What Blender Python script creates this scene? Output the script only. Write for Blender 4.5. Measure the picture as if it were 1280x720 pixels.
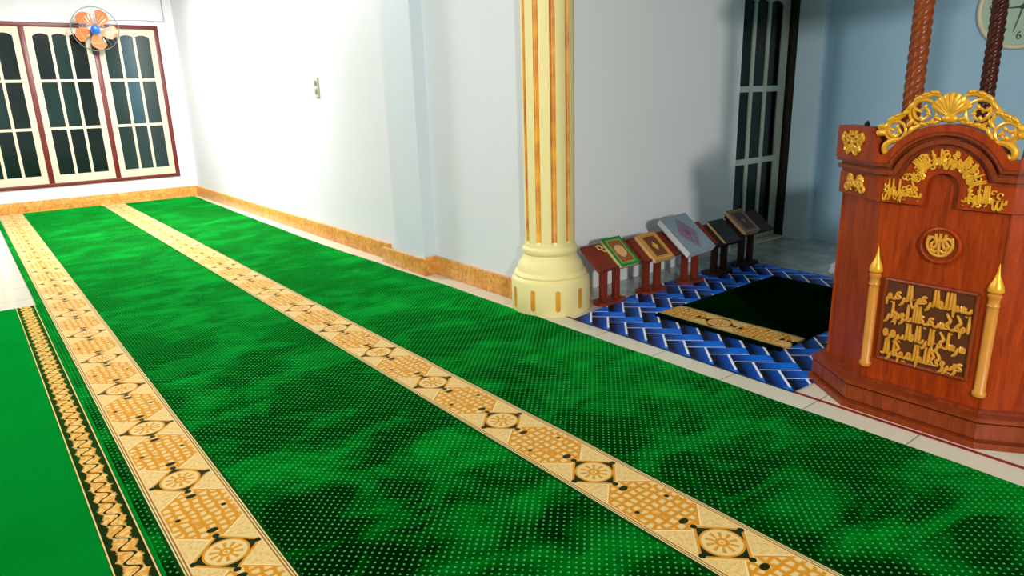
import bpy, bmesh, math, random
from mathutils import Vector, Matrix
random.seed(7)
PI = math.pi
C = bpy.context.scene.collection
SC = bpy.context.scene
for o in list(bpy.data.objects): bpy.data.objects.remove(o)

# ---------------------------------------------------------------- camera
H = 1.55
yaw, pitch, roll, FPX = math.radians(38.094), math.radians(-15.736), math.radians(-1.677), 865.06
fw = Vector((math.sin(yaw)*math.cos(pitch), math.cos(yaw)*math.cos(pitch), math.sin(pitch)))
rt = Vector((math.cos(yaw), -math.sin(yaw), 0)); up = rt.cross(fw)
r2 = math.cos(roll)*rt + math.sin(roll)*up; u2 = -math.sin(roll)*rt + math.cos(roll)*up
cam = bpy.data.cameras.new('camera'); co = bpy.data.objects.new('camera', cam); C.objects.link(co)
M = Matrix((r2, u2, -fw)).transposed().to_4x4(); M.translation = (0, 0, H)
co.matrix_world = M; cam.sensor_width = 36; cam.lens = FPX/1280*36; cam.clip_start = .05
SC.camera = co
# ---------------------------------------------------------------- world, lamps, exposure
w = bpy.data.worlds.new('world'); SC.world = w; w.use_nodes = True
w.node_tree.nodes['Background'].inputs[0].default_value = (.01, .025, .035, 1)
w.node_tree.nodes['Background'].inputs[1].default_value = 1.0
SC.view_settings.view_transform = 'Standard'; SC.view_settings.look = 'None'
SC.view_settings.exposure = 0.0; SC.view_settings.gamma = 1.0
SC.view_settings.use_curve_mapping = False
def lamp(name, loc, target, size, energy, col=(1, 1, 1)):
    l = bpy.data.lights.new(name, 'AREA'); l.shape = 'RECTANGLE'; l.size = size[0]; l.size_y = size[1]
    l.energy = energy; l.color = col
    o = bpy.data.objects.new(name, l); C.objects.link(o); o.location = loc
    d = Vector(target)-Vector(loc); o.rotation_euler = d.to_track_quat('-Z', 'Y').to_euler()
    return o
lamp('far_ceiling_lamp', (1.9, 9.6, 3.3), (2.3, 9.7, 0), (.7, .7), 370, (1, .97, .93))
lamp('near_ceiling_lamp', (-.6, -3.5, 2.4), (4.2, 3.2, .9), (.35, .35), 275, (1, .96, .90))
lamp('middle_ceiling_lamp', (-.9, 4.0, 3.3), (1.8, 4.6, 0), (.8, .8), 95, (1, .98, .96))

# ---------------------------------------------------------------- node helpers
class X:
    nt = None
    def __init__(s, v): s.v = v
    @staticmethod
    def m(op, *a):
        n = X.nt.nodes.new('ShaderNodeMath'); n.operation = op
        for i, q in enumerate(a):
            if isinstance(q, X): X.nt.links.new(q.v, n.inputs[i])
            else: n.inputs[i].default_value = float(q)
        return X(n.outputs[0])
    def __add__(s, o): return X.m('ADD', s, o)
    __radd__ = __add__
    def __sub__(s, o): return X.m('SUBTRACT', s, o)
    def __rsub__(s, o): return X.m('SUBTRACT', o, s)
    def __mul__(s, o): return X.m('MULTIPLY', s, o)
    __rmul__ = __mul__
    def __truediv__(s, o): return X.m('DIVIDE', s, o)
    def __lt__(s, o): return X.m('LESS_THAN', s, o)
    def __gt__(s, o): return X.m('GREATER_THAN', s, o)
def ab(a): return X.m('ABSOLUTE', a)
def fl(a): return X.m('FLOOR', a)
def fr(a): return X.m('FRACT', a)
def sin(a): return X.m('SINE', a)
def mn(a, b): return X.m('MINIMUM', a, b)
def mx(a, b): return X.m('MAXIMUM', a, b)
def sq(a): return X.m('SQRT', a)
def hyp(a, b): return sq(a*a+b*b)
def tri(a, p): return ab(fr(a/p)-.5)*(2*p)*.5          # distance from cell middle, period p
def ramp01(x, a, b):                                     # clamped (x-a)/(b-a)
    n = X.nt.nodes.new('ShaderNodeMapRange'); n.clamp = True
    X.nt.links.new(x.v, n.inputs[0]); n.inputs[1].default_value = a; n.inputs[2].default_value = b
    return X(n.outputs[0])
def col(c): return tuple(c)+(1,)
def mix(f, a, b):
    n = X.nt.nodes.new('ShaderNodeMix'); n.data_type = 'RGBA'
    if isinstance(f, X): X.nt.links.new(f.v, n.inputs[0])
    else: n.inputs[0].default_value = f
    for i, q in ((6, a), (7, b)):
        if isinstance(q, tuple): n.inputs[i].default_value = col(q)
        else: X.nt.links.new(q.v, n.inputs[i])
    return X(n.outputs[2])
def coords():
    t = X.nt.nodes.new('ShaderNodeTexCoord'); s = X.nt.nodes.new('ShaderNodeSeparateXYZ')
    X.nt.links.new(t.outputs['Object'], s.inputs[0]); X.obj = t.outputs['Object']
    return X(s.outputs[0]), X(s.outputs[1]), X(s.outputs[2])
def vec(a, b, c=0.0):
    n = X.nt.nodes.new('ShaderNodeCombineXYZ')
    for i, q in enumerate((a, b, c)):
        if isinstance(q, X): X.nt.links.new(q.v, n.inputs[i])
        else: n.inputs[i].default_value = q
    return X(n.outputs[0])
def noise(v=None, scale=5, detail=3, rough=.5, dist=0):
    n = X.nt.nodes.new('ShaderNodeTexNoise'); n.inputs['Scale'].default_value = scale
    n.inputs['Detail'].default_value = detail; n.inputs['Roughness'].default_value = rough
    n.inputs['Distortion'].default_value = dist
    X.nt.links.new(v.v if v else X.obj, n.inputs['Vector'])
    return X(n.outputs[0])
def voro(v, scale, feature='DISTANCE_TO_EDGE', rnd=1):
    n = X.nt.nodes.new('ShaderNodeTexVoronoi'); n.feature = feature
    n.inputs['Scale'].default_value = scale; n.inputs['Randomness'].default_value = rnd
    X.nt.links.new(v.v, n.inputs['Vector'])
    return X(n.outputs['Distance'])
def start(name):
    m = bpy.data.materials.new(name); m.use_nodes = True; X.nt = m.node_tree
    m['b'] = 1
    return m, m.node_tree.nodes['Principled BSDF']
def finish(b, c, rough=.5, bump=None, bs=.3, bd=.01, **kw):
    if isinstance(c, tuple): b.inputs['Base Color'].default_value = col(c)
    else: X.nt.links.new(c.v, b.inputs['Base Color'])
    if isinstance(rough, X): X.nt.links.new(rough.v, b.inputs['Roughness'])
    else: b.inputs['Roughness'].default_value = rough
    if bump is not None:
        n = X.nt.nodes.new('ShaderNodeBump'); n.inputs['Strength'].default_value = bs; n.inputs['Distance'].default_value = bd
        X.nt.links.new(bump.v, n.inputs['Height']); X.nt.links.new(n.outputs[0], b.inputs['Normal'])
    for k, v in kw.items():
        i = b.inputs[k.replace('_', ' ')]
        i.default_value = col(v) if isinstance(v, tuple) else v
def simple(name, c, rough=.5, var=.12, scale=12, **kw):
    m, b = start(name); coords()
    n = noise(scale=scale, detail=4)
    finish(b, mix(n, tuple(k*(1-var) for k in c), tuple(min(1, k*(1+var)) for k in c)), rough, **kw); return m

def paint(name, c):
    m, b = start(name); x, y, z = coords()
    n = noise(scale=1.3, detail=5, rough=.6); f = noise(scale=60, detail=2)
    finish(b, mix(n, tuple(k*.96 for k in c), tuple(min(1, k*1.03) for k in c)), .55, f, .08, .004); return m
WALL = paint('white wall paint', (.72, .76, .81))
WALLFAR = paint('white far wall paint', (.72, .74, .78))
PILAST = paint('pilaster paint', (.64, .72, .79))
NICHE = paint('pale grey blue wall paint', (.90, .94, .96))
NBACK = paint('light blue wall paint', (.38, .62, .80))
CEIL = paint('white ceiling paint', (.8, .8, .8))

def tiles():
    m, b = start('glossy cream floor tile'); x, y, z = coords()
    g = mn(ab(fr((x-3.205)/.485+.5)-.5), ab(fr((y-1.10)/.485+.5)-.5))
    line = g < .006
    v = noise(scale=3, detail=6, rough=.65, dist=1)
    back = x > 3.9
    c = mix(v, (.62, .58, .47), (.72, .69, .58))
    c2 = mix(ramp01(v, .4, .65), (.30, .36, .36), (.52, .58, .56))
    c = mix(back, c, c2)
    c = mix(line, c, (.25, .23, .19))
    finish(b, c, .16, 1-line, .3, .002); return m
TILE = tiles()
def marble():
    m, b = start('orange marbled skirting'); x, y, z = coords()
    v = noise(scale=9, detail=8, rough=.72, dist=1.6); q = noise(scale=34, detail=4, rough=.7)
    c = mix(ramp01(v, .36, .66), (.50, .17, .018), (.84, .42, .10))
    c = mix(ramp01(q, .52, .72)*.6, c, (.92, .62, .24))
    j = ab(fr((y+x)/.4)-.5) > .494
    c = mix(j*.6, c, (.25, .1, .02))
    finish(b, c, .3); return m
MARB = marble()

GREEN_HI = (.004, .52, .045)
def pile_green(x, y, dots=True, dark=(.0001, .0025, .0003), lite=(.0004, .165, .009), dotc=(.06, .36, .07)):
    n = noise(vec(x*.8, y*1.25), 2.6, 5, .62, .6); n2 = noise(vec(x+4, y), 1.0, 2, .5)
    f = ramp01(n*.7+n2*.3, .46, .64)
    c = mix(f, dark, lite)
    if dots:
        P = .036
        a = hyp(tri(x, P)-0.0, tri(y, P)) ; b_ = hyp(tri(x+P/2, P), tri(y+P/2, P))
        d = mn(a, b_) < .0043
        c = mix(d, c, dotc)
    return c, f
CREAM, ORNG, DK = (.71, .53, .23), (.60, .25, .015), (.004, .018, .004)
def stripe_col(u, v, hw, P=.63):
    """u across (metres from centre), v along (0 at a medallion)"""
    yy = (fr(v/P+.5)-.5)*P; ax = ab(u); ay = ab(yy); l1 = ax+ay
    nz = noise(vec(u, yy), 70, 3, .6)
    c = mix(ramp01(nz, .46, .6)*.75, CREAM, (.66, .36, .08))      # fine floral ground in the triangles
    # honeycomb field between the medallions
    mid = P/2-ay
    hexm = (mid+ax*.9) < .215
    hexo = (mid+ax*.9) < .225
    ve = voro(vec(u, yy), 27, rnd=.35)
    cells = mix(ramp01(ve, .15, .25), ORNG, CREAM)
    c = mix((mid+ax*.9) < .232, c, (.80, .66, .36)); c = mix(hexo, c, ORNG); c = mix(hexm, c, cells)
    # medallion
    r = hyp(u, yy)
    ang = X.m('ARCTAN2', yy, u); pet = sin(ang*10.0)
    c = mix(l1 < .135, c, CREAM); c = mix(l1 < .125, c, ORNG); c = mix(l1 < .112, c, DK)
    c = mix(r < .080, c, ORNG); c = mix(r < .072, c, CREAM)
    c = mix((r < .058)*(r > .028)*(pet > .2), c, ORNG)
    c = mix(r < .026, c, ORNG); c = mix(r < .012, c, CREAM); c = mix(r < .006, c, ORNG)
    k = mn(hyp(ax-.112, yy), hyp(u, ay-.122)) < .013
    c = mix(k, c, DK)
    c = mix(hyp(u*.85, (ay-.166)*1.2) < .018, c, DK)
    c = mix(hyp(ax-.085, mid) < .010, c, DK)
    # borders
    c = mix(ax > hw-.026, c, CREAM); c = mix((ax > hw-.020)*(ax < hw-.014), c, (.35, .14, .03))
    c = mix((ax > hw-.009)*(ax < hw-.005), c, (.05, .09, .02))
    return c
def carpet_mat(name, x0, x1, v0, dots=True, sheen=1.0, bt=(1.3, 1.15, .85), **kw):
    m, b = start(name); x, y, z = coords()
    g, f = pile_green(x, y, dots, **kw)
    xc, hw = (x0+x1)/2, (x1-x0)/2
    s = stripe_col(x-xc, y-v0, hw)
    inn = ab(x-xc) < hw
    c = mix(inn, g, s)
    c = mix((ab(x-xc) > hw)*(ab(x-xc) < hw+.012), c, (.004, .03, .006))
    hgt = noise(scale=420, detail=2)+noise(scale=5, detail=3)*2.5
    finish(b, c, .85, hgt, .25, .006, Sheen_Weight=1.0, Sheen_Roughness=.28, Sheen_Tint=(.02, .62, .10))
    # the woven band has a flatter, paler pile than the green field
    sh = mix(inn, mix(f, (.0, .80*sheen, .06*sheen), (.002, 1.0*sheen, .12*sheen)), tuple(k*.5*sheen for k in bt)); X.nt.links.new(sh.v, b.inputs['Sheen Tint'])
    b.inputs['Specular IOR Level'].default_value = .0
    return m
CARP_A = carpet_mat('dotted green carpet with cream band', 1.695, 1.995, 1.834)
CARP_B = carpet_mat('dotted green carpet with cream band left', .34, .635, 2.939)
RUG = carpet_mat('dark green rug with cream band', 3.70, 3.94, 2.62, dark=(.0001, .0012, .0002), lite=(.0002, .004, .0005), dotc=(.001, .012, .002), sheen=.03, bt=(.5, .38, .15))
def batik():
    m, b = start('plain green carpet with black and orange band'); x, y, z = coords()
    n = noise(scale=3, detail=4); n2 = noise(scale=160, detail=2)
    g = mix(n*.6+n2*.4, (.0005, .11, .010), (.001, .20, .022))
    u = x-.215; au = ab(u)
    wave = u-sin(y*(2*PI/.10))*.022
    wv2 = noise(scale=60, detail=3)
    orange = mix(ramp01(wv2, .4, .62), (.62, .26, .05), (.80, .50, .18))
    core = ramp01(au+ (wv2-.5)*.03+ ab(sin(y*(PI/.10)))*.014, .046, .040)
    c = mix(core, (.012, .006, .003), orange)
    c = mix(ab(wave) < .0055, c, (.02, .008, .004))
    c = mix(au > .058, c, (.72, .50, .2)); c = mix(au > .063, c, (.01, .05, .01))
    c = mix(au < .066, g, c)
    finish(b, c, .85, n2, .25, .004, Sheen_Weight=.6, Sheen_Roughness=.4, Sheen_Tint=(.002, .45, .05))
    b.inputs['Specular IOR Level'].default_value = .0
    return m
BATIK = batik()
def herring():
    m, b = start('blue woven brick pattern mat'); x, y, z = coords()
    W = .117; R2 = .70710678
    a = ((y-2.58)-(x-3.402))*R2*-1.0     # along (1,-1)
    c_ = ((y-2.58)+(x-3.402))*R2         # along (1,1)
    i = fl(a/W); j = fl(c_/W); k = i+j+1; km = k-fl(k/4)*4
    fa = fr(a/W); fc = fr(c_/W)
    horiz = km < 1.5
    la = mix(horiz, vec(fc+0, 0), vec(fc+0, 0))
    lh = (fa+ (km > .5))*.5              # along a horizontal brick 0..1
    lv = (fc+ (km < 2.5))*.5             # along a vertical brick 0..1
    gh = ramp01(fc, 0, 1); gv = ramp01(fa, 0, 1)
    nz = noise(scale=25, detail=2)
    ch = mix(ramp01(lh, .05, .6), (.001, .012, .11), (.004, .18, .95)); cv = mix(ramp01(fa, 0.25, .95), (.0005, .002, .012), (.003, .11, .66))
    c = mix(horiz, cv, ch)
    c = mix(ramp01(nz, .45, .7)*.3, c, (.004, .02, .12))
    thin = horiz*(fc < .075)
    thick = (1-horiz)*((fa > .88))
    endv = 0
    c = mix(thin, c, (.72, .78, .92)); c = mix(thick, c, (.85, .88, .95))
    ed = x > 3.203
    c = mix(ed, (.01, .03, .12), c)
    finish(b, c, .4, None); b.inputs['Specular IOR Level'].default_value = .12
    return m
HERR = herring()
def wood(name, d, l, rough=.33, sc=1.0, axis='z'):
    m, b = start(name); x, y, z = coords()
    v = vec(x*9*sc, y*9*sc, z*1.1*sc) if axis == 'z' else vec(x*1.1*sc, y*9*sc, z*9*sc)
    n = noise(v, 3, 6, .65, .8); n2 = noise(v, 14, 3, .6)
    finish(b, mix(ramp01(n*.7+n2*.3, .3, .7), d, l), rough, n2, .12, .003, Specular_IOR_Level=.25); return m
WOOD = wood('varnished reddish teak', (.17, .014, .002), (.47, .058, .006))
WOODM = wood('moulding teak', (.13, .017, .004), (.33, .055, .010))
POSTW = wood('glossy brown post wood', (.11, .020, .006), (.32, .065, .014), .22)
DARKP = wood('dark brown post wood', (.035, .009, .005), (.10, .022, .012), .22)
RED = wood('red brown stand wood', (.17, .022, .010), (.30, .045, .018), .4, 1.4)
REDB = wood('red brown stand board', (.13, .020, .010), (.24, .036, .016), .4, 1.4, 'x')
DSTAND = wood('dark stand wood', (.022, .010, .007), (.05, .014, .008), .6, 1.4)
GOLD = simple('gold leaf paint', (.90, .42, .03), .30, .25, 40, Metallic=.35)
GOLDD = simple('worn gold paint', (.74, .33, .035), .42, .3, 60, Metallic=.25)
GWOOD = simple('ochre varnished wood', (.62, .24, .03), .38, .15, 20)
CREAMP = paint('cream gloss column paint', (.90, .78, .36))
def groove():
    m, b = start('orange gold flute paint'); x, y, z = coords()
    n = noise(scale=6, detail=4)
    finish(b, mix(ramp01(n, .35, .65), (.60, .18, .010), (.88, .42, .02)), .38); return m
GROOVE = groove()
MAROON = simple('maroon frame paint', (.14, .012, .010), .4)
CFRAME = simple('cream casement paint', (.62, .57, .43), .4, .05)
DFRAME = simple('black brown door frame', (.012, .008, .006), .4)
DLEAF = simple('pale green door paint', (.40, .50, .42), .4, .06)
def glass(name, c):
    m, b = start(name); coords()
    n = noise(scale=2.0, detail=3)
    finish(b, mix(n, tuple(k*.4 for k in c), tuple(k*1.5 for k in c)), .12); b.inputs['Transmission Weight'].default_value = .35
    b.inputs['Specular IOR Level'].default_value = .35
    return m
GL = [glass('dark window glass', (.006, .018, .018)), glass('green black glass', (.010, .040, .036)), glass('teal glass', (.015, .085, .115))]
BLACKGL = glass('black door glass', (.001, .003, .003))
METAL = simple('chrome wire', (.55, .6, .6), .25, .05, Metallic=.9)
BLACK = simple('black plastic', (.01, .01, .01), .4)
PLAST = simple('ivory plastic', (.66, .62, .50), .4, .04)
PLASTD = simple('grey switch rocker', (.28, .27, .22), .4, .04)
REDTR = simple('dark red tile trim', (.24, .014, .012), .3, .2)
PAPER = simple('book page edge', (.72, .48, .24), .7, .1, 90)
FANO = simple('orange translucent fan blade', (.72, .20, .05), .35, .08)
FANB = simple('blue fan hub', (.01, .12, .48), .3, .1)

# ---------------------------------------------------------------- mesh helpers
def new(): return bmesh.new()
def obj(name, bm, m, parent=None, origin=(0, 0, 0), smooth=True):
    """bm is in world metres; origin is the parent's or the object's own place"""
    me = bpy.data.meshes.new(name)
    bmesh.ops.recalc_face_normals(bm, faces=bm.faces)
    if parent is not None: origin = parent.location
    bm.transform(Matrix.Translation(-Vector(origin)))
    bm.to_mesh(me); bm.free()
    for mm in (m if isinstance(m, (list, tuple)) else [m]): me.materials.append(mm)
    if smooth:
        for p in me.polygons: p.use_smooth = True
        me.set_sharp_from_angle(angle=math.radians(38))
    o = bpy.data.objects.new(name, me); C.objects.link(o)
    if parent is not None: o.parent = parent
    else: o.location = origin
    return o
def sub(name, bm, m, part):
    """a part of a part"""
    root = part.parent; o = obj(name, bm, m, origin=root.location); o.location = (0, 0, 0); o.parent = part
    return o
def struct(name, bm, m, parent=None, **k):
    o = obj(name, bm, m, parent, **k)
    if parent is None: o['kind'] = 'structure'
    return o
def thing(name, label, cat, loc, group=None):
    o = bpy.data.objects.new(name, None); C.objects.link(o); o.location = loc; o.empty_display_size = .1
    o['label'] = label; o['category'] = cat
    if group: o['group'] = group
    return o
def tag(o, label, cat, group=None):
    o['label'] = label; o['category'] = cat
    if group: o['group'] = group
    return o
def box(bm, a, b, bev=0, mi=0):
    t = new(); bmesh.ops.create_cube(t, size=1)
    s = [b[i]-a[i] for i in range(3)]
    bmesh.ops.scale(t, vec=s, verts=t.verts); bmesh.ops.translate(t, vec=[(a[i]+b[i])/2 for i in range(3)], verts=t.verts)
    if bev: bmesh.ops.bevel(t, geom=t.edges, offset=bev, segments=2, affect='EDGES', profile=.5)
    merge(bm, t, mi)
def merge(bm, t, mi=0):
    mp = {v: bm.verts.new(v.co) for v in t.verts}
    for f in t.faces:
        try: nf = bm.faces.new([mp[v] for v in f.verts]); nf.material_index = mi or f.material_index
        except ValueError: pass
    t.free()
def tube(bm, pts, r, seg=8, closed=False, flat=1.0, nrm=None):
    pts = [Vector(p) for p in pts]; n = len(pts); rings = []
    rr = r if callable(r) else (lambda t: r)
    u = None
    for i, p in enumerate(pts):
        a = pts[(i-1) % n] if (i or closed) else p; b = pts[(i+1) % n] if (i < n-1 or closed) else p
        t = (b-a).normalized() if (b-a).length > 1e-9 else Vector((0, 0, 1))
        if nrm is not None: u = Vector(nrm); u = (u-t*u.dot(t)).normalized()
        elif u is None:
            u = t.orthogonal().normalized()
        else:
            u = u-t*u.dot(t); u = u.normalized() if u.length > 1e-6 else t.orthogonal().normalized()
        v = t.cross(u); R_ = rr(i/max(1, n-1))
        rings.append([bm.verts.new(p+(u*math.cos(2*PI*k/seg)*flat+v*math.sin(2*PI*k/seg))*R_) for k in range(seg)])
    m_ = n if closed else n-1
    for i in range(m_):
        A, B = rings[i], rings[(i+1) % n]
        for k in range(seg): bm.faces.new((A[k], A[(k+1) % seg], B[(k+1) % seg], B[k]))
    if not closed:
        bm.faces.new(rings[0][::-1]); bm.faces.new(rings[-1])
def lathe(bm, prof, c, seg=48, rot=None):
    rings = []
    for r, z in prof:
        rings.append([bm.verts.new((c[0]+r*math.cos(2*PI*k/seg), c[1]+r*math.sin(2*PI*k/seg), c[2]+z)) for k in range(seg)])
    for i in range(len(rings)-1):
        for k in range(seg): bm.faces.new((rings[i][k], rings[i][(k+1) % seg], rings[i+1][(k+1) % seg], rings[i+1][k]))
    bm.faces.new(rings[0][::-1]); bm.faces.new(rings[-1])
def prism(bm, poly, fn, n0, n1):
    """2-D outline poly (a, b) between offsets n0, n1; fn(a, b, n) -> point"""
    A = [bm.verts.new(fn(a, b, n0)) for a, b in poly]; B = [bm.verts.new(fn(a, b, n1)) for a, b in poly]
    bm.faces.new(A[::-1]); bm.faces.new(B)
    for i in range(len(poly)): bm.faces.new((A[i], A[(i+1) % len(poly)], B[(i+1) % len(poly)], B[i]))
def quadstrip(bm, top, bot, fn, n0, n1):
    """solid band between two matching 2-D polylines, so concave and bent bands stay clean"""
    V = [[bm.verts.new(fn(a, b, n)) for a, b in L] for L in (top, bot) for n in (n0, n1)]
    tb, tf, bb, bf = V; n = len(top)
    for i in range(n-1):
        bm.faces.new((tf[i], tf[i+1], bf[i+1], bf[i])); bm.faces.new((tb[i], bb[i], bb[i+1], tb[i+1]))
        bm.faces.new((tf[i], tb[i], tb[i+1], tf[i+1])); bm.faces.new((bf[i], bf[i+1], bb[i+1], bb[i]))
    bm.faces.new((tf[0], bf[0], bb[0], tb[0])); bm.faces.new((tf[-1], tb[-1], bb[-1], bf[-1]))
def slab(pts, z0, z1, sub_=1):
    bm = new(); prism(bm, pts, lambda a, b, n: Vector((a, b, n)), z0, z1); return bm

# ================================================================= SETTING
D = 12.75; ZC = 3.6
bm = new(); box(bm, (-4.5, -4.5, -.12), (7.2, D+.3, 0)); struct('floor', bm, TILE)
bm = new(); box(bm, (-4.5, -4.5, ZC), (7.2, D+.3, ZC+.1)); struct('ceiling', bm, CEIL)
bm = new()
box(bm, (3.18, 5.62, 0), (3.5, D, ZC)); box(bm, (3.22, 3.87, 0), (3.5, 5.24, ZC))
struct('wall_right', bm, WALL)
bm = new(); box(bm, (3.10, 5.20, 0), (3.5, 5.66, ZC)); struct('trim_1', bm, PILAST)
bm = new()   # far wall with the window opening
WX0, WX1, WZ0, WZ1 = -.78, 2.93, .36, 2.74
box(bm, (-4.5, D, 0), (WX0, D+.2, ZC)); box(bm, (WX1, D, 0), (3.6, D+.2, ZC))
box(bm, (WX0, D, 0), (WX1, D+.2, WZ0)); box(bm, (WX0, D, WZ1), (WX1, D+.2, ZC))
struct('wall_far', bm, WALLFAR)
bm = new(); box(bm, (3.05, D-.03, 0), (3.2, D+.02, ZC)); struct('trim_2', bm, WALLFAR)
bm = new(); box(bm, (-4.6, -4.5, 0), (-4.5, D, ZC)); struct('wall_left', bm, WALL)
bm = new(); box(bm, (-4.5, -4.6, 0), (7.2, -4.5, ZC)); struct('wall_near', bm, WALL)
# niche (prayer leader's recess)
DX0, DX1, DZ = 5.76, 6.80, 2.55
bm = new()
box(bm, (3.5, 3.87, 0), (DX0, 4.07, ZC)); box(bm, (DX0, 3.87, DZ), (DX1, 4.07, ZC)); box(bm, (DX1, 3.87, 0), (7.0, 4.07, ZC))
struct('wall_niche_left', bm, NICHE)
bm = new(); box(bm, (6.82, -1.2, 0), (7.0, 3.87, ZC)); struct('wall_niche_back', bm, NBACK)
bm = new(); box(bm, (6.70, 3.63, 0), (6.83, 3.88, ZC)); struct('trim_3', bm, paint('pale blue pilaster paint', (.52, .72, .86)))
bm = new(); box(bm, (3.22, -1.4, 0), (7.0, -1.2, ZC)); struct('wall_niche_right', bm, NICHE)
bm = new(); box(bm, (3.22, -4.5, 0), (3.5, -1.4, ZC)); struct('wall_near_right', bm, WALL)
bm = new(); box(bm, (3.24, -1.2, 2.85), (3.46, 3.87, ZC)); struct('trim_4', bm, WALL)
# skirtings
bm = new(); box(bm, (-4.5, D-.025, 0), (3.06, D, .175), .003); box(bm, (3.04, D-.05, 0), (3.18, D-.02, .175), .003); struct('baseboard_far', bm, MARB)
bm = new()
box(bm, (3.15, 5.95, 0), (3.18, D-.02, .165), .003); box(bm, (3.075, 5.17, 0), (3.105, 5.95, .150), .003)
box(bm, (3.10, 5.172, 0), (3.23, 5.20, .165), .003); box(bm, (3.19, 3.9, 0), (3.22, 5.18, .165), .003)
struct('baseboard_right', bm, MARB)
bm = new(); box(bm, (3.194, -1.2, -.01), (3.216, 3.56, .002)); struct('trim_5', bm, REDTR)

# window
def scallop(bm, x0, x1, ztop, zarc, yb, yf, n=10):
    """solid filling between a flat top and a segment arch"""
    top = [(x0+(x1-x0)*i/n, ztop) for i in range(n+1)]
    bot = [(x0+(x1-x0)*i/n, zarc-.045+.045*math.sin(PI*i/n)**.7) for i in range(n+1)]
    quadstrip(bm, top, bot, lambda a, b, q: Vector((a, q, b)), yb, yf)
wy = D-.02
win = bpy.data.objects.new('window_1', None); C.objects.link(win); win.location = (1.5, D, WZ0); win['kind'] = 'structure'
bm = new()
MX = [-.745, .19, 1.10, 2.01, 2.92]
box(bm, (MX[0]-.035, wy, WZ1-.06), (WX1+.0, D+.1, WZ1), .004); box(bm, (MX[0]-.035, wy, WZ0), (WX1, D+.1, WZ0+.05), .004)
for q in MX[:-1]: box(bm, (q-.035, wy, WZ0+.05), (q+.035, D+.1, WZ1-.06), .004)
box(bm, (WX1-.06, wy, WZ0+.05), (WX1, D+.1, WZ1-.06), .004)
obj('window_frame', bm, MAROON, win)
gi = [[0,1,0, 0,1,0, 0,0,0],[0,1,0, 1,1,0, 0,0,0],[1,2,1, 1,2,1, 1,1,1],[0,0,1, 0,0,0, 0,0,0]]
for ci in range(4):
    x0, x1 = MX[ci]+.035, (MX[ci+1]-.035 if ci < 3 else WX1-.06)
    z0, z1 = WZ0+.05, WZ1-.06
    y0, y1 = D-.005, D+.045
    bm = new(); st = .085
    box(bm, (x0, y0, z0), (x0+st, y1, z1), .003); box(bm, (x1-st, y0, z0), (x1, y1, z1), .003)
    box(bm, (x0+st, y0, z0), (x1-st, y1, z0+.12), .003); box(bm, (x0+st, y0, z1-.07), (x1-st, y1, z1), .003)
    ix0, ix1, iz0, iz1 = x0+st, x1-st, z0+.12, z1-.07
    cw = (ix1-ix0)/3
    for k in (1, 2): box(bm, (ix0+cw*k-.02, y0, iz0), (ix0+cw*k+.02, y1, iz1), .002)
    for k in (1, 2): box(bm, (ix0, y0+.004, iz0+(iz1-iz0)*k/3-.02), (ix1, y1-.004, iz0+(iz1-iz0)*k/3+.02))
    for k in range(3): scallop(bm, ix0+cw*k, ix0+cw*(k+1), iz1, iz1-.02, y1, y0)
    f = obj('casement', bm, CFRAME, win, smooth=False)
    bm = new()
    for k in range(3):
        for j in range(3):
            t = new(); za = iz0+(iz1-iz0)*j/3; zb = iz0+(iz1-iz0)*(j+1)/3
            box(t, (ix0+cw*k, D+.018, za), (ix0+cw*(k+1), D+.026, zb))
            row = 2-j; mi = gi[2 if ci == 3 else (1 if ci == 2 else 0)][row*3+k]
            for ff in t.faces: ff.material_index = mi
            merge(bm, t, 0)
    sub('pane', bm, GL, f)

# door
dr = bpy.data.objects.new('door_1', None); C.objects.link(dr); dr.location = ((DX0+DX1)/2, 4.0, 0); dr['kind'] = 'structure'
bm = new()
box(bm, (DX0-.005, 3.90, 0), (DX0+.03, 4.09, DZ)); box(bm, (DX1-.06, 3.865, 0), (DX1+.0, 4.09, DZ)); box(bm, (DX0, 3.90, DZ-.06), (DX1, 4.09, DZ+.0))
obj('door_frame', bm, DFRAME, dr)
bm = new(); lx0, lx1 = DX0+.03, DX1-.09; ly0, ly1 = 3.985, 4.025
box(bm, (lx0, ly0, .02), (lx0+.1, ly1, DZ-.08), .003); box(bm, (lx1-.11, ly0, .02), (lx1, ly1, DZ-.08), .003)
box(bm, (lx0+.1, ly0, .02), (lx1-.11, ly1, .14), .003); box(bm, (lx0+.1, ly0, DZ-.18), (lx1-.11, ly1, DZ-.08), .003)
ia, ib = lx0+.1, lx1-.11; cw = (ib-ia)/3
for k in (1, 2): box(bm, (ia+cw*k-.022, ly0, .14), (ia+cw*k+.022, ly1, DZ-.18), .002)
for zz in (.83, 1.52): box(bm, (ia, ly0-.002, zz-.028), (ib, ly1-.002, zz+.028), .002)
for k in range(3): scallop(bm, ia+cw*k, ia+cw*(k+1), DZ-.18, DZ-.215, ly1, ly0)
lf = obj('door_leaf', bm, DLEAF, dr, smooth=False)
bm = new(); box(bm, (ia, 4.002, .14), (ib, 4.010, DZ-.18)); sub('pane', bm, BLACKGL, lf)
bm = new(); box(bm, (DX0, 3.88, 0), (DX1, 4.07, .012)); obj('sill', bm, TILE, dr)

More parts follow.
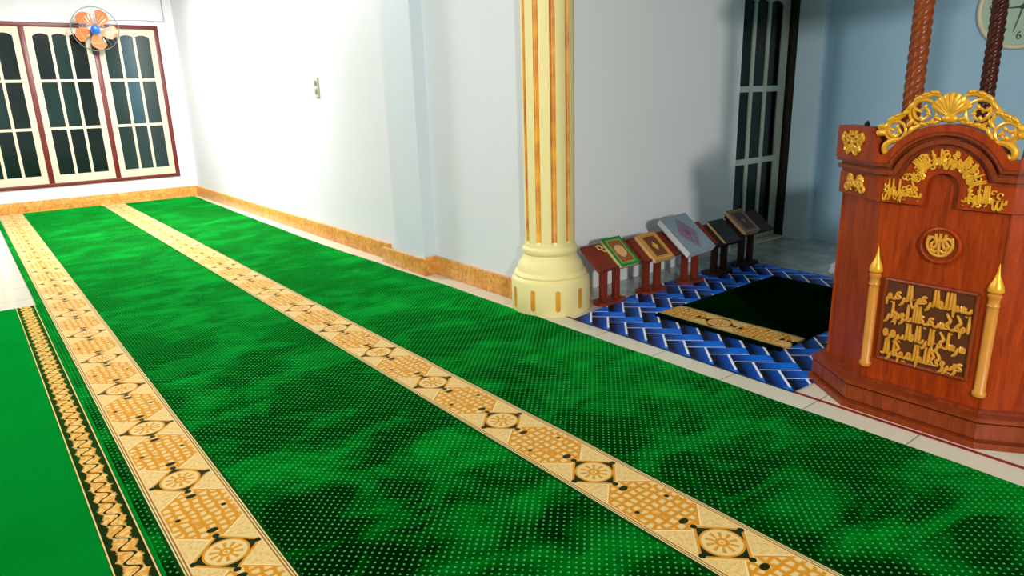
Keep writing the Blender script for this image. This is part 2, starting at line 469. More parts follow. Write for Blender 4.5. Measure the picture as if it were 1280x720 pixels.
# ================================================================= CARPETS
def carpet(name, xl, xr, y0, y1, th, mat, z=0, wob=.006, seed=1, step=.12, wk=(0, 2)):
    bm = new(); n = int((y1-y0)/step); m_ = max(4, int((xr(0)-xl(0))/.12)); rnd = random.Random(seed)
    ph = [rnd.uniform(0, 6) for _ in range(4)]
    def e(y, k): return (wob if k in wk else 0)*(math.sin(y*5.1+ph[k])*.6+math.sin(y*11.7+ph[k+1])*.4)
    T, B = [], []
    for i in range(n+1):
        y = y0+(y1-y0)*i/n; a, b = xl(y)+e(y, 0), xr(y)+e(y, 2); r = []; q = []
        for j in range(m_+1):
            x = a+(b-a)*j/m_
            edge = 1 if 0 < j < m_ and 0 < i < n else 0
            zz = th+edge*.0025*(math.sin(x*7+y*5+ph[0])+math.sin(y*9-x*4+ph[1]))*.5
            r.append(bm.verts.new((x, y, z+zz))); q.append(bm.verts.new((x, y, z+.0005)))
        T.append(r); B.append(q)
    for i in range(n):
        for j in range(m_):
            bm.faces.new((T[i][j], T[i][j+1], T[i+1][j+1], T[i+1][j])); bm.faces.new((B[i][j], B[i+1][j], B[i+1][j+1], B[i][j+1]))
        bm.faces.new((T[i][0], T[i+1][0], B[i+1][0], B[i][0])); bm.faces.new((T[i][m_], B[i][m_], B[i+1][m_], T[i+1][m_]))
    for j in range(m_):
        bm.faces.new((T[0][j], B[0][j], B[0][j+1], T[0][j+1])); bm.faces.new((T[n][j], T[n][j+1], B[n][j+1], B[n][j]))
    return obj(name, bm, mat)
def edgeA(y):
    if y < 4.5: return 3.025
    if y < 7.2: return 3.025-.06*(y-4.5)/2.7
    return 2.965+.10*(y-7.2)/5.4
tag(carpet('prayer_carpet', lambda y: 1.682, edgeA, -3.2, 12.60, .013, CARP_A, seed=3, wk=(2,)), 'green dotted prayer carpet with cream medallion band, running beside the pillar', 'carpet', 'runs of green prayer carpet')
tag(carpet('prayer_carpet', lambda y: .2915, lambda y: 1.678, -3.2, 12.69, .013, CARP_B, seed=8, wk=()), 'green dotted prayer carpet whose cream medallion band lies beside the black and orange border', 'carpet', 'runs of green prayer carpet')
tag(carpet('prayer_carpet', lambda y: -3.6, lambda y: .290, -3.2, 6.60, .011, BATIK, seed=5, wk=()), 'plain green carpet with narrow black and orange wavy border band', 'carpet')
# blue mat and rug
bm = slab([(3.190, 3.38), (3.190, 1.72), (5.50, 1.62), (5.50, 3.62), (4.4, 3.56)], .0025, .0065)
tag(obj('floor_mat', bm, HERR), 'blue mat with white edged basket weave brick pattern on niche floor', 'mat')
tag(carpet('prayer_rug', lambda y: 3.655, lambda y: 5.15, 2.075, 3.035, .016, RUG, z=.006, wob=.004, seed=11, step=.06),
    'dark green prayer rug with one cream patterned end band on the blue mat', 'rug')

# ================================================================= COLUMN
CX, CY = 3.29, 3.73
colm = thing('fluted_column', 'round cream pillar with orange gold flutes and bell shaped base', 'column', (CX, CY, 0))
bm = new()
lathe(bm, [(.285, 0), (.290, .01), (.290, .225), (.283, .245), (.268, .252), (.262, .262), (.268, .275), (.262, .29), (.245, .30),
           (.243, .315), (.235, .345), (.215, .375), (.198, .40), (.193, .42), (.200, .43), (.206, .445), (.203, .462), (.190, .47), (.186, .48), (.186, .50)], (CX, CY, 0), 64)
base = obj('column_base', bm, CREAMP, colm)
bm = new()   # shaft with real flutes
seg = 200; A0 = math.atan2(-CY, -CX)     # direction from the column to the room
prof = []
def influte(th):
    d = (th+math.radians(-10+0)) / (2*PI/10); d = abs(d-round(d))*36
    return d
rings = []
for z in (.495, .52, 1.2, 2.0, 2.8, 3.3):
    R_ = []
    for k in range(seg):
        th = 2*PI*k/seg; d = influte(th); r = .181
        if d < 6.2 and .51 < z < 3.2: r -= .014*math.sqrt(max(0, 1-(d/6.2)**2))
        R_.append(bm.verts.new((CX+r*math.cos(A0+th), CY+r*math.sin(A0+th), z)))
    rings.append(R_)
for i in range(len(rings)-1):
    for k in range(seg):
        f = bm.faces.new((rings[i][k], rings[i][(k+1) % seg], rings[i+1][(k+1) % seg], rings[i+1][k]))
        if influte(2*PI*(k+.5)/seg) < 6.2 and 0 < i < len(rings)-2: f.material_index = 1
bm.faces.new(rings[0][::-1]); bm.faces.new(rings[-1])
obj('column_shaft', bm, [CREAMP, GROOVE], colm)
bm = new(); lathe(bm, [(.18, 3.28), (.21, 3.30), (.21, 3.34), (.19, 3.36), (.25, 3.46), (.30, 3.5), (.30, 3.598)], (CX, CY, 0), 48); obj('capital', bm, CREAMP, colm)
for k in range(10):
    th = A0+math.radians(10)+2*PI*k/10
    t = Vector((-math.sin(th), math.cos(th), 0)); nn = Vector((math.cos(th), math.sin(th), 0))
    bm = new(); pts = []
    for i in range(13): a = PI*i/12; pts.append((.017*math.cos(a), .180+.017*math.sin(a)))
    for i in range(13): a = PI+PI*i/12; pts.append((.017*math.cos(a), .060+.017*math.sin(a)))
    prism(bm, pts, lambda a, b, n: Vector((CX, CY, 0))+nn*(n-abs(a)*.06)+t*a+Vector((0, 0, b)), .280, .2925)
    obj('base_slot', bm, GROOVE, colm)

# ================================================================= REHAL STANDS AND BOOKS
TILT = math.radians(38)
def board_pt(c, u, v, n, zb, yb):
    """u across the board, v up its slope from the low edge, n off its face"""
    return Vector((c+u, yb+v*math.cos(TILT)-n*math.sin(TILT), zb+v*math.sin(TILT)+n*math.cos(TILT)))
def stand(cx, cy, zb, wid, label, wm, wb, dep=.245, posts=(-.068, .068), yo=-.12):
    t = thing('book_stand', label, 'book stand', (cx, cy, FL), 'wooden reading stands along the niche wall')
    yb = cy+yo
    bm = new()
    hw = wid/2
    pts = [(-hw, 0), (hw, 0), (hw, dep), (-hw, dep)]
    prism(bm, pts, lambda a, b, n: board_pt(cx, a, b, n, zb, yb), -.020, 0)
    obj('board', bm, wb, t, smooth=False)
    bm = new(); prism(bm, [(-hw, 0), (hw, 0), (hw, .012), (-hw, .012)], lambda a, b, n: board_pt(cx, a, b, n, zb, yb), 0, .012); obj('ledge', bm, wb, t, smooth=False)
    for px in posts:
        bm = new(); r = .026
        ztop = zb+(cy-yb)*math.tan(TILT)-.03
        box(bm, (cx+px-r, cy-.022, FL+.022), (cx+px+r, cy+.022, ztop), .006); obj('post', bm, wm, t)
    bm = new(); pl_ = [(-.14, -.035), (-.10, -.075), (.10, -.075), (.14, -.035), (.14, .035), (.10, .075), (-.10, .075), (-.14, .035)]
    prism(bm, pl_, lambda a, b, n: Vector((cx+a, cy+b, n)), FL+0, FL+.024); obj('foot', bm, wm, t, smooth=False)
    return dict(c=cx, zb=zb, yb=yb)
def cover(name, base, rim, field, med, style):
    m, b = start(name); x, y, z = coords()
    t = X.nt.nodes.new('ShaderNodeUVMap'); s = X.nt.nodes.new('ShaderNodeSeparateXYZ'); X.nt.links.new(t.outputs[0], s.inputs[0])
    u, v = X(s.outputs[0])-.5, X(s.outputs[1])-.5
    d = mn(.5-ab(u), (.5-ab(v))*1.35)
    nz = noise(vec(u, v), 22, 3, .6)
    if style == 'rings':
        c = mix(d > .10, base, rim); c = mix(d > .15, c, (.55, .30, .10)); c = mix(d > .175, c, mix(ramp01(nz, .4, .6), field, (.40, .14, .03)))
        r = hyp(u, v*1.15)
        c = mix(r < .25, c, (.80, .66, .45)); c = mix((r < .25)*(r > .20)*(nz > .5), c, field)
        c = mix(r < .19, c, med); c = mix((r < .12)*(nz > .5), c, (.75, .45, .12))
    elif style == 'frame':
        c = mix(d > .04, base, rim); c = mix(d > .055, c, mix(ramp01(nz, .4, .6), rim, base)); c = mix(d > .12, c, base)
        c = mix(d > .17, c, rim); c = mix(d > .185, c, field)
        c = mix((ab(u)*1.2+ab(v)) < .17, c, med); c = mix(((ab(u)*1.2+ab(v)) < .11)*(nz > .5), c, rim)
    else:
        l = ab(u)*1.35+ab(v); sc_ = sin(X.m('ARCTAN2', v, u)*14.0)*.012
        c = mix(nz, base, rim)
        vo = voro(vec(u, v), 26, rnd=.5)
        c = mix(l < (sc_+.40), c, mix(vo > .12, base, med)); c = mix((l < .43)*(l > .41), c, med)
        c = mix(l < .12, c, field); 
    finish(b, c, .45); return m
def book(st, label, mat, u0, v0, wd, ht, th, group, rot=0, pages=PAPER, dep0=.014, ck='book'):
    cr, sr = math.cos(rot), math.sin(rot)
    def P(a, b, n):
        a2, b2 = a*cr-b*sr, a*sr+b*cr
        return board_pt(st['c'], u0+a2, v0+b2, n, st['zb'], st['yb'])
    t = thing('book', label, 'book', P(0, 0, .001), group)
    h = wd/2; bm = new()
    uvl = bm.loops.layers.uv.new('UVMap')
    e = .004
    for n0, n1 in ((.001, .004), (th-.003, th)):
        prism(bm, [(-h, -ht/2), (h, -ht/2), (h, ht/2), (-h, ht/2)], P, n0, n1)
    prism(bm, [(h-.004, -ht/2), (h, -ht/2), (h, ht/2), (h-.004, ht/2)], P, .004, th-.003)
    bm.normal_update()
    N = (P(0, 0, 1)-P(0, 0, 0)).normalized(); O = P(0, 0, 0); U = (P(1, 0, 0)-O); V = (P(0, 1, 0)-O)
    for f in bm.faces:
        for l in f.loops:
            q = l.vert.co-O; l[uvl].uv = (q.dot(U)/wd+.5, q.dot(V)/ht+.5)
    obj('cover', bm, mat, t, smooth=False)
    bm = new(); prism(bm, [(-h+e, -ht/2+e), (h-.004, -ht/2+e), (h-.004, ht/2-e), (-h+e, ht/2-e)], P, .004, th-.003)
    obj('pages', bm, pages, t, smooth=False)
    return t
FL = 0.0
GRP = 'books lying on the reading stands'
S1 = stand(3.68, 3.50, .300, .46, 'reddish wooden book stand nearest the pillar, carrying the green book', RED, REDB)
S2 = stand(4.13, 3.48, .295, .42, 'reddish wooden book stand second from the pillar, carrying the orange brown book', RED, REDB)
S3 = stand(4.57, 3.45, .310, .42, 'red wooden book stand in the middle of the row, under the large grey blue book', RED, REDB, .26)
FL = .006
S4 = stand(4.96, 3.44, .285, .36, 'dark brown book stand fourth from the pillar, carrying the black book', DSTAND, DSTAND)
S5 = stand(5.38, 3.46, .315, .46, 'black wooden book stand farthest from the pillar, in front of the door', DSTAND, DSTAND)
book(S1, 'green covered book with round gold medallion on the stand nearest the pillar', cover('green book cover', (.004, .22, .02), (.10, .40, .03), (.22, .035, .012), (.70, .38, .14), 'rings'), .065, .118, .20, .275, .032, GRP)
book(S2, 'orange brown book with yellow centre on the second stand from the pillar', cover('orange book cover', (.50, .21, .04), (.72, .42, .10), (.17, .04, .008), (.52, .42, .02), 'frame'), -.035, .102, .215, .27, .036, GRP)
book(S3, 'large grey blue book with purple medallion on the middle stand', cover('grey blue book cover', (.20, .27, .34), (.26, .34, .42), (.26, .06, .10), (.22, .05, .11), 'diamond'), -.10, .135, .335, .385, .055, GRP, pages=simple('grey white page edge', (.62, .64, .66), .7, .08, 90), rot=.04)
book(S4, 'black covered book with pale page edge on the fourth stand from the pillar', cover('black book cover', (.006, .006, .006), (.012, .010, .01), (.006, .006, .006), (.012, .008, .006), 'frame'), .0, .125, .21, .25, .028, GRP)
book(S5, 'brown book with gold frame on the farthest stand in front of the door', cover('brown gold book cover', (.10, .03, .01), (.55, .30, .09), (.05, .014, .006), (.14, .05, .012), 'frame'), -.12, .13, .215, .27, .040, GRP)
# small looped gold string on the first board
bm = new()
for (u0, v0, r) in ((-.085, .205, .021), (-.052, .178, .020)):
    tube(bm, [board_pt(3.69, u0+r*math.cos(a*PI/10), v0+r*math.sin(a*PI/10), .0055, .300, 3.38) for a in range(20)], .0045, 6, True)
tube(bm, [board_pt(3.69, -.115+.02*i, .222-.004*i, .0055, .300, 3.38) for i in range(3)], .0045, 6)
tag(obj('bead_string', bm, simple('pale gold beads', (.75, .5, .2), .35)), 'small looped pale gold string on the board beside the green book', 'beads')

# ================================================================= PULPIT
PC = 1.19
pul = thing('pulpit', 'carved wooden pulpit with gold crest, Arabic lettering and twisted posts', 'pulpit', (3.9, PC, 0))
FX, SB, CH = 3.33, .262, .325          # front plane, half width of the front, chamfer length
ca = math.atan2(.22, .20)             # chamfer turns back
def bend(s, z, n):
    """s across the front seen from the hall (left to right), n outwards"""
    y_ = -s
    if abs(s) <= SB: return Vector((FX-n, PC+y_, z))
    sg = 1 if y_ > 0 else -1; e = abs(s)-SB
    dx, dy = math.sin(math.radians(35)), math.cos(math.radians(35))
    m_ = n*math.tan(math.radians(17.5))
    return Vector((FX+e*dx-n*math.cos(math.radians(35)), PC+sg*(SB+e*dy+n*math.sin(math.radians(35))), z))
def corner(z, n, sg):
    k = n*math.tan(math.radians(17.5))
    return Vector((FX-n, PC-sg*(SB+k), z))
def bf(s, z, n):
    if abs(abs(s)-SB) < 1e-6: return corner(z, n, 1 if s > 0 else -1)
    return bend(s, z, n)
SE = SB+CH
def svals(a, b, step=.03):
    n = max(1, int(round((b-a)/step))); v = [a+(b-a)*i/n for i in range(n+1)]
    for k in (-SB, SB):
        if a < k < b: v = [q for q in v if abs(q-k) > .012]+[k]
    return sorted(v)
def band(bm, ztop, zbot, n0, n1, a=-SE, b=SE, step=.03):
    sv = svals(a, b, step); quadstrip(bm, [(s, ztop(s)) for s in sv], [(s, zbot(s)) for s in sv], bf, n0, n1)
K = lambda z: (lambda s: z)
def arch(s, flat, r, zc, r_in=0):
    """height of a line that runs flat and rises over a round arch"""
    return max(flat, zc+math.sqrt(max(0, r*r-s*s))) if abs(s) < r else flat
# body: front skin, sides, back
bm = new(); band(bm, lambda s: arch(s, 1.20, .20, 1.14), K(.10), -.03, 0, step=.02)
ex = bend(SE, 0, 0).x
for sg in (1, -1):
    y0 = PC+sg*(abs(bend(SE, 0, 0).y-PC)); box(bm, (ex-.01, min(y0, y0-sg*.03), .10), (4.86, max(y0, y0-sg*.03), 1.05))
obj('body', bm, WOOD, pul, smooth=False)
bm = new()
yw = abs(bend(SE, 0, 0).y-PC)
for (z0, z1, n) in ((.0, .030, .100), (.030, .040, .066), (.040, .110, .078), (.110, .119, .050), (.119, .138, .084), (.138, .150, .030)):
    sv = svals(-SE, SE); pts = [bf(s, 0, n) for s in sv]
    poly = [(p.x, p.y) for p in pts]+[(4.9, PC-yw-n), (4.9, PC+yw+n)]
    prism(bm, poly, lambda a, b, q: Vector((a, b, q)), z0, z1-.0005)
obj('plinth', bm, WOODM, pul, smooth=False)
bm = new(); box(bm, (4.0, PC-yw+.032, .15), (4.84, PC+yw-.032, .42)); box(bm, (3.58, PC-yw+.05, .15), (4.0, PC+yw-.05, .22)); obj('platform', bm, WOODM, pul, smooth=False)
for s in (-SB, SB):   # seams of the planks
    bm = new(); tube(bm, [bf(s, .15, .0005), bf(s, 1.02, .0005)], .0035, 6); obj('corner_bead', bm, WOODM, pul)
# lower band with the inner arch: flat part z 1.02-1.13, round part r .07..0.19
def inner(s): return 1.02 if abs(s) >= .068 else 1.10+.066*math.sqrt(max(0, 1-(s/.068)**2))
def outer(s): return max(1.125, 1.095+math.sqrt(max(0, .175**2-s*s))) if abs(s) < .175 else 1.125
sv = sorted(set(svals(-SE, SE, .02)+[-.0682, -.0678, .0678, .0682]+[.0678*math.sin(i*PI/24) for i in range(-12, 13)]))
bm = new(); quadstrip(bm, [(s, outer(s)) for s in sv], [(s, inner(s)) for s in sv], bf, 0, .026); obj('lettered_band', bm, WOOD, pul, smooth=False)
bm = new()    # raised rim along the inner arch
tube(bm, [bf(-.071, 1.022, .02), bf(-.071, 1.10, .02)]+[bf(.071*math.cos(PI-a*PI/16), 1.10+.069*math.sin(a*PI/16), .02) for a in range(1, 16)]+[bf(.071, 1.10, .02), bf(.071, 1.022, .02)], .006, 8)
tube(bm, [bf(s, 1.024, .02) for s in svals(-SE, -.08)], .006, 6); tube(bm, [bf(s, 1.024, .02) for s in svals(.08, SE)], .006, 6)
obj('arch_rim', bm, WOODM, pul)
# mouldings that step over the arch
def line(off, flat):
    return lambda s: max(flat, 1.095+math.sqrt(max(0, off*off-s*s))) if abs(s) < off else flat
bm = new()
for (o1, f1, o0, f0, n) in ((.195, 1.145, .172, 1.120, .012), (.215, 1.165, .195, 1.145, .034), (.232, 1.182, .215, 1.165, .016), (.247, 1.198, .232, 1.182, .044)):
    band(bm, line(o1, f1), line(o0, f0), -.01, n+.008, step=.012)
obj('moulding', bm, WOODM, pul, smooth=False)
def topz(s):
    a = abs(s)
    v = 1.095+math.sqrt(max(0, .277**2-s*s)) if a < .277 else 0
    if a > .30: return 1.352
    if a > .262: return 1.352-.112*(1-math.sqrt(max(0, 1-((.30-a)/.04)**2)))
    return max(1.235, v)
bm = new(); band(bm, topz, line(.247, 1.198), -.01, .058, step=.012); obj('cornice', bm, WOOD, pul, smooth=False)
# carved gold squares on the chamfers
def blob(bm, s, z, rs, rz, n=.03, rn=.012, ang=0):
    t = new(); bmesh.ops.create_uvsphere(t, u_segments=8, v_segments=6, radius=1)
    c, sn = math.cos(ang), math.sin(ang)
    for v in t.verts:
        a, b = v.co.x*rs, v.co.y*rz; a, b = a*c-b*sn, a*sn+b*c
        v.co = bend(s+a, z+b, n+v.co.z*rn)
    merge(bm, t)
def curl(bm, s, z, r, a0, turns, n, w, shrink=.75, seg=20):
    pts = []
    N = int(seg*abs(turns))+3
    for i in range(N):
        f = i/(N-1); a = a0+turns*2*PI*f; q = r*(1-shrink*f)
        pts.append(bend(s+q*math.cos(a), z+q*math.sin(a), n))
    tube(bm, pts, lambda f: w*(1-.35*f), 7)
def foliage(bm, s0, s1, z0, z1, n, k, w=.006, rnd=None):
    rnd = rnd or random
    sc = (s0+s1)/2; 
    for i in range(k):
        a = rnd.uniform(s0+.018, sc-.004); z = rnd.uniform(z0+.018, z1-.018); r = rnd.uniform(.011, .024); a0 = rnd.uniform(0, 6.28); tn = rnd.choice((-1, 1))*rnd.uniform(.6, 1.1)
        curl(bm, a, z, r, a0, tn, n, w); curl(bm, 2*sc-a, z, r, PI-a0, -tn, n, w)
    blob(bm, sc, (z0+z1)/2, .012, .02, n, .010)
R1 = random.Random(5)
for sg in (-1, 1):
    for (za, zb, n) in ((1.208, 1.345, .063), (1.030, 1.120, .031)):
        bm = new(); sc = sg*(SB+.175)
        foliage(bm, sc-.105, sc+.105, za, zb, n, 16, .0075, R1); obj('gold_carving', bm, GOLD, pul)
# ---- lettering
GL_ = {   # strokes of carved Arabic letter shapes, in line heights, pen moves right to left
 'alif': (.20, [[(0, .10), (.01, .5), (-.01, .98)]]),
 'lam': (.26, [[(0, .98), (.0, .5), (-.02, .18), (-.14, .12), (-.26, .16)]]),
 'ba': (.34, [[(0, .34), (-.02, .16), (-.2, .12), (-.34, .16)], [(-.16, -.06), (-.19, -.1)]]),
 'seen': (.46, [[(0, .36), (-.03, .16), (-.10, .16), (-.13, .36), (-.16, .16), (-.23, .16), (-.26, .38), (-.30, .16), (-.46, .14)]]),
 'mim': (.30, [[(-.02, .16), (-.08, .34), (-.17, .28), (-.15, .14), (-.04, .12)], [(-.16, .14), (-.26, .08), (-.27, -.22)]]),
 'ha': (.30, [[(0, .16), (-.08, .42), (-.2, .34), (-.16, .14), (-.04, .14), (-.10, .30)]]),
 'hah': (.38, [[(-.02, .46), (-.14, .50), (-.26, .38), (-.12, .30), (-.06, .20), (-.36, .14)]]),
 'ra': (.26, [[(0, .30), (-.05, .10), (-.16, -.10), (-.28, -.16)]]),
 'nun': (.40, [[(0, .30), (-.03, .0), (-.16, -.16), (-.30, -.08), (-.35, .16)], [(-.17, .24), (-.2, .28)]]),
 'waw': (.30, [[(-.1, .22), (-.02, .34), (-.12, .42), (-.16, .26), (-.08, .18)], [(-.05, .22), (-.10, -.02), (-.26, -.14)]]),
 'ya': (.30, [[(0, .32), (-.04, .16), (-.16, .12), (-.28, .16)], [(-.10, -.05), (-.12, -.08)], [(-.19, -.05), (-.21, -.08)]]),
 'kaf': (.40, [[(-.30, .92), (-.04, .56), (-.22, .36), (-.10, .16), (-.38, .14)]]),
 'sp': (.08, []), }
WORD = {'bismillah': 'ba seen mim sp alif lam lam ha sp alif lam ra hah mim nun sp alif lam ra hah ya mim'.split()}
def smooth_pts(p, k=4):
    out = []
    for i in range(len(p)-1):
        a = p[max(0, i-1)]; b = p[i]; c = p[i+1]; d = p[min(len(p)-1, i+2)]
        for j in range(k):
            t = j/k
            out.append(tuple(.5*((2*b[q])+(-a[q]+c[q])*t+(2*a[q]-5*b[q]+4*c[q]-d[q])*t*t+(-a[q]+3*b[q]-3*c[q]+d[q])*t**3) for q in (0, 1)))
    out.append(p[-1]); return out
def script_line(bm, letters, fn, width, height, w):
    tot = sum(GL_[l][0]*.8 for l in letters); k = width/tot; x = width
    for l in letters:
        adv, st = GL_[l]
        for s in st:
            P = [(x+q[0]*k*1.0, (q[1]+.15)*height/1.15) for q in s]
            pts = [fn(*q) for q in smooth_pts(P)]
            if len(pts) > 1: tube(bm, pts, lambda f: w*(.75+.5*math.sin(PI*min(1, f*1.1+.05))), 6)
        x -= adv*.8*k
    return bm
RL = random.Random(21)
pool = ['alif', 'lam', 'ba', 'seen', 'mim', 'ha', 'hah', 'ra', 'nun', 'waw', 'ya', 'kaf', 'alif', 'lam', 'alif']
def letters(n): return [RL.choice(pool) for _ in range(n)]
# band lettering: flat - arch - flat
bm = new()
script_line(bm, letters(13), lambda a, b: bend(-.240+a, 1.032+b, .031), .160, .098, .0048)
script_line(bm, letters(13), lambda a, b: bend(.085+a, 1.032+b, .031), .160, .098, .0048)
def archfn(a, b):
    L = .125*PI*.86; th = PI*.93-(a/L)*PI*.86; r = .086+b*.95
    return bend(r*math.cos(th), 1.100+r*math.sin(th)*1.0, .031)
script_line(bm, letters(36), archfn, .125*PI*.86, .090, .0048)
for i in range(46):
    th = PI*(.06+.88*RL.random()); rr_ = .098+.060*RL.random(); curl(bm, rr_*math.cos(th), 1.100+rr_*math.sin(th), RL.uniform(.009, .017), RL.uniform(0, 6.28), RL.choice((-1, 1))*.8, .030, .0045)
for i in range(26):
    curl(bm, RL.choice((-1, 1))*(.10+.13*RL.random()), 1.045+.06*RL.random(), RL.uniform(.009, .016), RL.uniform(0, 6.28), RL.choice((-1, 1))*.8, .030, .0045)
o = obj('band_lettering', bm, GOLD, pul); o['label'] = 'gold Arabic lettering following the arch'
# lettered panel
bm = new(); PX0, PX1, PZ0, PZ1 = -.192, .205, .262, .668
t = new(); box(t, (0, 0, 0), (1, 1, 1), .0)
for v in t.verts:
    pass
t.free()
prism(bm, [(PX0+.012, PZ0), (PX1-.012, PZ0), (PX1, PZ0+.012), (PX1, PZ1-.012), (PX1-.012, PZ1), (PX0+.012, PZ1), (PX0, PZ1-.012), (PX0, PZ0+.012)], bf, -.005, .012)
pan = obj('lettered_panel', bm, simple('dark carved panel', (.10, .022, .006), .45), pul, smooth=False)
bm = new()
for a, b in (((PX0+.008, PZ0+.008), (PX1-.008, PZ0+.008)), ((PX1-.008, PZ0+.008), (PX1-.008, PZ1-.008)), ((PX1-.008, PZ1-.008), (PX0+.008, PZ1-.008)), ((PX0+.008, PZ1-.008), (PX0+.008, PZ0+.008))):
    tube(bm, [bend(*a, .013), bend(*b, .013)], .009, 8)
sub('panel_rim', bm, WOODM, pan)
bm = new()
for i in range(4):
    z0 = PZ1-.022-(i+1)*.0915
    ls = WORD['bismillah'] if i == 0 else letters(20)
    script_line(bm, ls, lambda a, b: bend(PX0+.024+a, z0+b-.006, .018), PX1-PX0-.05, .104, .0064)
o = sub('carved_lettering', bm, GOLDD, pan); o['label'] = 'four lines of gold Arabic script'
# round medallion
bm = new(); mz, ms = .850, .02
pts = [(ms+.078*math.cos(a*PI/20), mz+.075*math.sin(a*PI/20)) for a in range(40)]
prism(bm, pts, bf, -.005, .010); med = obj('medallion', bm, WOODM, pul, smooth=False)
bm = new(); tube(bm, [bend(a, b, .012) for a, b in pts], .008, 8, True); sub('medallion_rim', bm, WOOD, med)
bm = new()
def loop(ps, w=.0072): tube(bm, [bend(ms+a, mz+b, .018) for a, b in smooth_pts(ps, 5)], w, 6)
loop([(0, .055), (-.002, 0), (0, -.045)]); loop([(-.045, .04), (-.05, 0), (-.03, -.035), (0, -.045), (.03, -.035), (.05, 0), (.045, .04)])
for q in (-1, 1):
    loop([(q*.048, .02), (q*.03, .035), (q*.012, .012), (q*.022, -.012), (q*.036, 0), (q*.022, .018)]); loop([(q*.006, -.02), (q*.02, -.03), (q*.035, -.018)])
    loop([(q*.02, .052), (q*.016, .03), (q*.0, .018)])
sub('medallion_lettering', bm, GOLDD, med)
# minaret shaped half columns
for s in (-.243, .252):
    bm = new()
    def hl(prof, m, nm, par=None):
        b2 = new(); sg = 14; rings = []
        for r, z in prof: rings.append([b2.verts.new(bend(s, z, 0)+Vector((-math.cos(a)*r*.9, math.sin(a)*r, 0))) for a in [PI*(k/(sg-1)-.5)*1.04 for k in range(sg)]])
        for i in range(len(rings)-1):
            for k in range(sg-1): b2.faces.new((rings[i][k], rings[i][k+1], rings[i+1][k+1], rings[i+1][k]))
            b2.faces.new((rings[i][-1], rings[i][0], rings[i+1][0], rings[i+1][-1]))
        b2.faces.new(rings[0]); b2.faces.new(rings[-1][::-1])
        return obj(nm, b2, m, pul) if par is None else sub(nm, b2, m, par)
    mc = hl([(.024, .205), (.028, .212), (.028, .224), (.022, .232), (.023, .60), (.0215, .615), (.026, .622), (.022, .630), (.0225, .655), (.028, .662), (.028, .67), (.021, .676)], GWOOD, 'minaret_ornament')
    hl([(.018, .676), (.030, .684), (.032, .692), (.027, .712), (.017, .735), (.010, .755), (.006, .775), (.004, .79), (.001, .806)], GOLD, 'spire', mc)
# crest
bm = new(); N0 = .040
def cv(ps, w=.010, n=N0, k=5): tube(bm, [bend(a, b, n) for a, b in smooth_pts(ps, k)], lambda f: w*(.65+.5*math.sin(PI*f)), 8)
for sg in (-1, 1):
    P = lambda *l: [(sg*a, b) for a, b in l]
    # big ring and small ring
    for (cs, cz, r, w) in ((.108, 1.420, .054, .0075), (.212, 1.340, .042, .0075)):
        tube(bm, [bend(sg*(cs+r*math.cos(a*PI/14)), cz+r*.95*math.sin(a*PI/14), N0) for a in range(28)], w, 8, True)
        curl(bm, sg*cs, cz, r*.72, (.6 if sg > 0 else PI-.6), -sg*1.1, N0+.004, .008)
        for i in range(4):
            a = i*1.5+.4; blob(bm, sg*(cs+r*.45*math.cos(a)), cz+r*.45*math.sin(a), .013, .008, N0+.006, .008, a if sg > 0 else PI-a)
    # outer spray linking them
    cv(P((.045, 1.485), (.08, 1.492), (.13, 1.475), (.165, 1.435), (.20, 1.400), (.245, 1.375), (.262, 1.335)), .010)
    cv(P((.02, 1.395), (.055, 1.378), (.12, 1.362), (.155, 1.335), (.170, 1.30), (.205, 1.295)), .008)
    cv(P((.165, 1.30), (.21, 1.300), (.245, 1.28), (.250, 1.25), (.232, 1.238)), .013)
    blob(bm, sg*.228, 1.243, .018, .016, N0, .013)
    for (a, b, r, an) in ((.07, 1.502, .022, .1), (.105, 1.495, .020, -.3), (.135, 1.478, .022, -.7), (.16, 1.445, .024, -1.0), (.178, 1.418, .020, -.4), (.205, 1.408, .022, -.4), (.235, 1.392, .022, -.7), (.256, 1.36, .018, -1.2), (.262, 1.33, .016, -1.5),
                          (.155, 1.375, .026, -1.0), (.148, 1.345, .022, -1.3), (.045, 1.395, .020, .5), (.075, 1.378, .018, 0), (.105, 1.372, .016, 0), (.25, 1.275, .015, -1.2)):
        blob(bm, sg*a, b, r, .0095, N0+.004, .011, an if sg > 0 else PI-an)
# shell
for i in range(-4, 5):
    a = PI/2+i*.24; L_ = .098*(1-.03*abs(i))
    tube(bm, [bend(math.cos(a)*L_*f, 1.400+math.sin(a)*L_*f, N0+.012*math.sin(PI*f)) for f in (.05, .3, .55, .8, .95, 1.0)], lambda f: .005+.0125*f*(1 if f < .95 else .6)*.8, 8)
blob(bm, 0, 1.395, .034, .020, N0+.006, .016)
crest = obj('gold_crest', bm, GOLD, pul); crest['label'] = 'openwork gold scroll crest with central shell'
# twisted posts
def twist(nm, x, y, z0, z1, r, mat):
    bm = new(); n = int((z1-z0)/.010); sg = 40; rings = []
    for i in range(n+1):
        z = z0+(z1-z0)*i/n; ph = z*2*PI/.215
        rings.append([bm.verts.new((x+r*(1+.10*math.cos(5*(2*PI*k/sg-ph)))*math.cos(2*PI*k/sg), y+r*(1+.10*math.cos(5*(2*PI*k/sg-ph)))*math.sin(2*PI*k/sg), z)) for k in range(sg)])
    for i in range(n):
        for k in range(sg): bm.faces.new((rings[i][k], rings[i][(k+1) % sg], rings[i+1][(k+1) % sg], rings[i+1][k]))
    bm.faces.new(rings[0][::-1]); bm.faces.new(rings[-1])
    return obj(nm, bm, mat, pul)
twist('twisted_post', 3.60, 1.475, .22, 2.20, .040, POSTW)
o = twist('twisted_post', 4.66, 1.515, .42, 2.20, .038, DARKP); o['label'] = 'darker twisted post at the back'
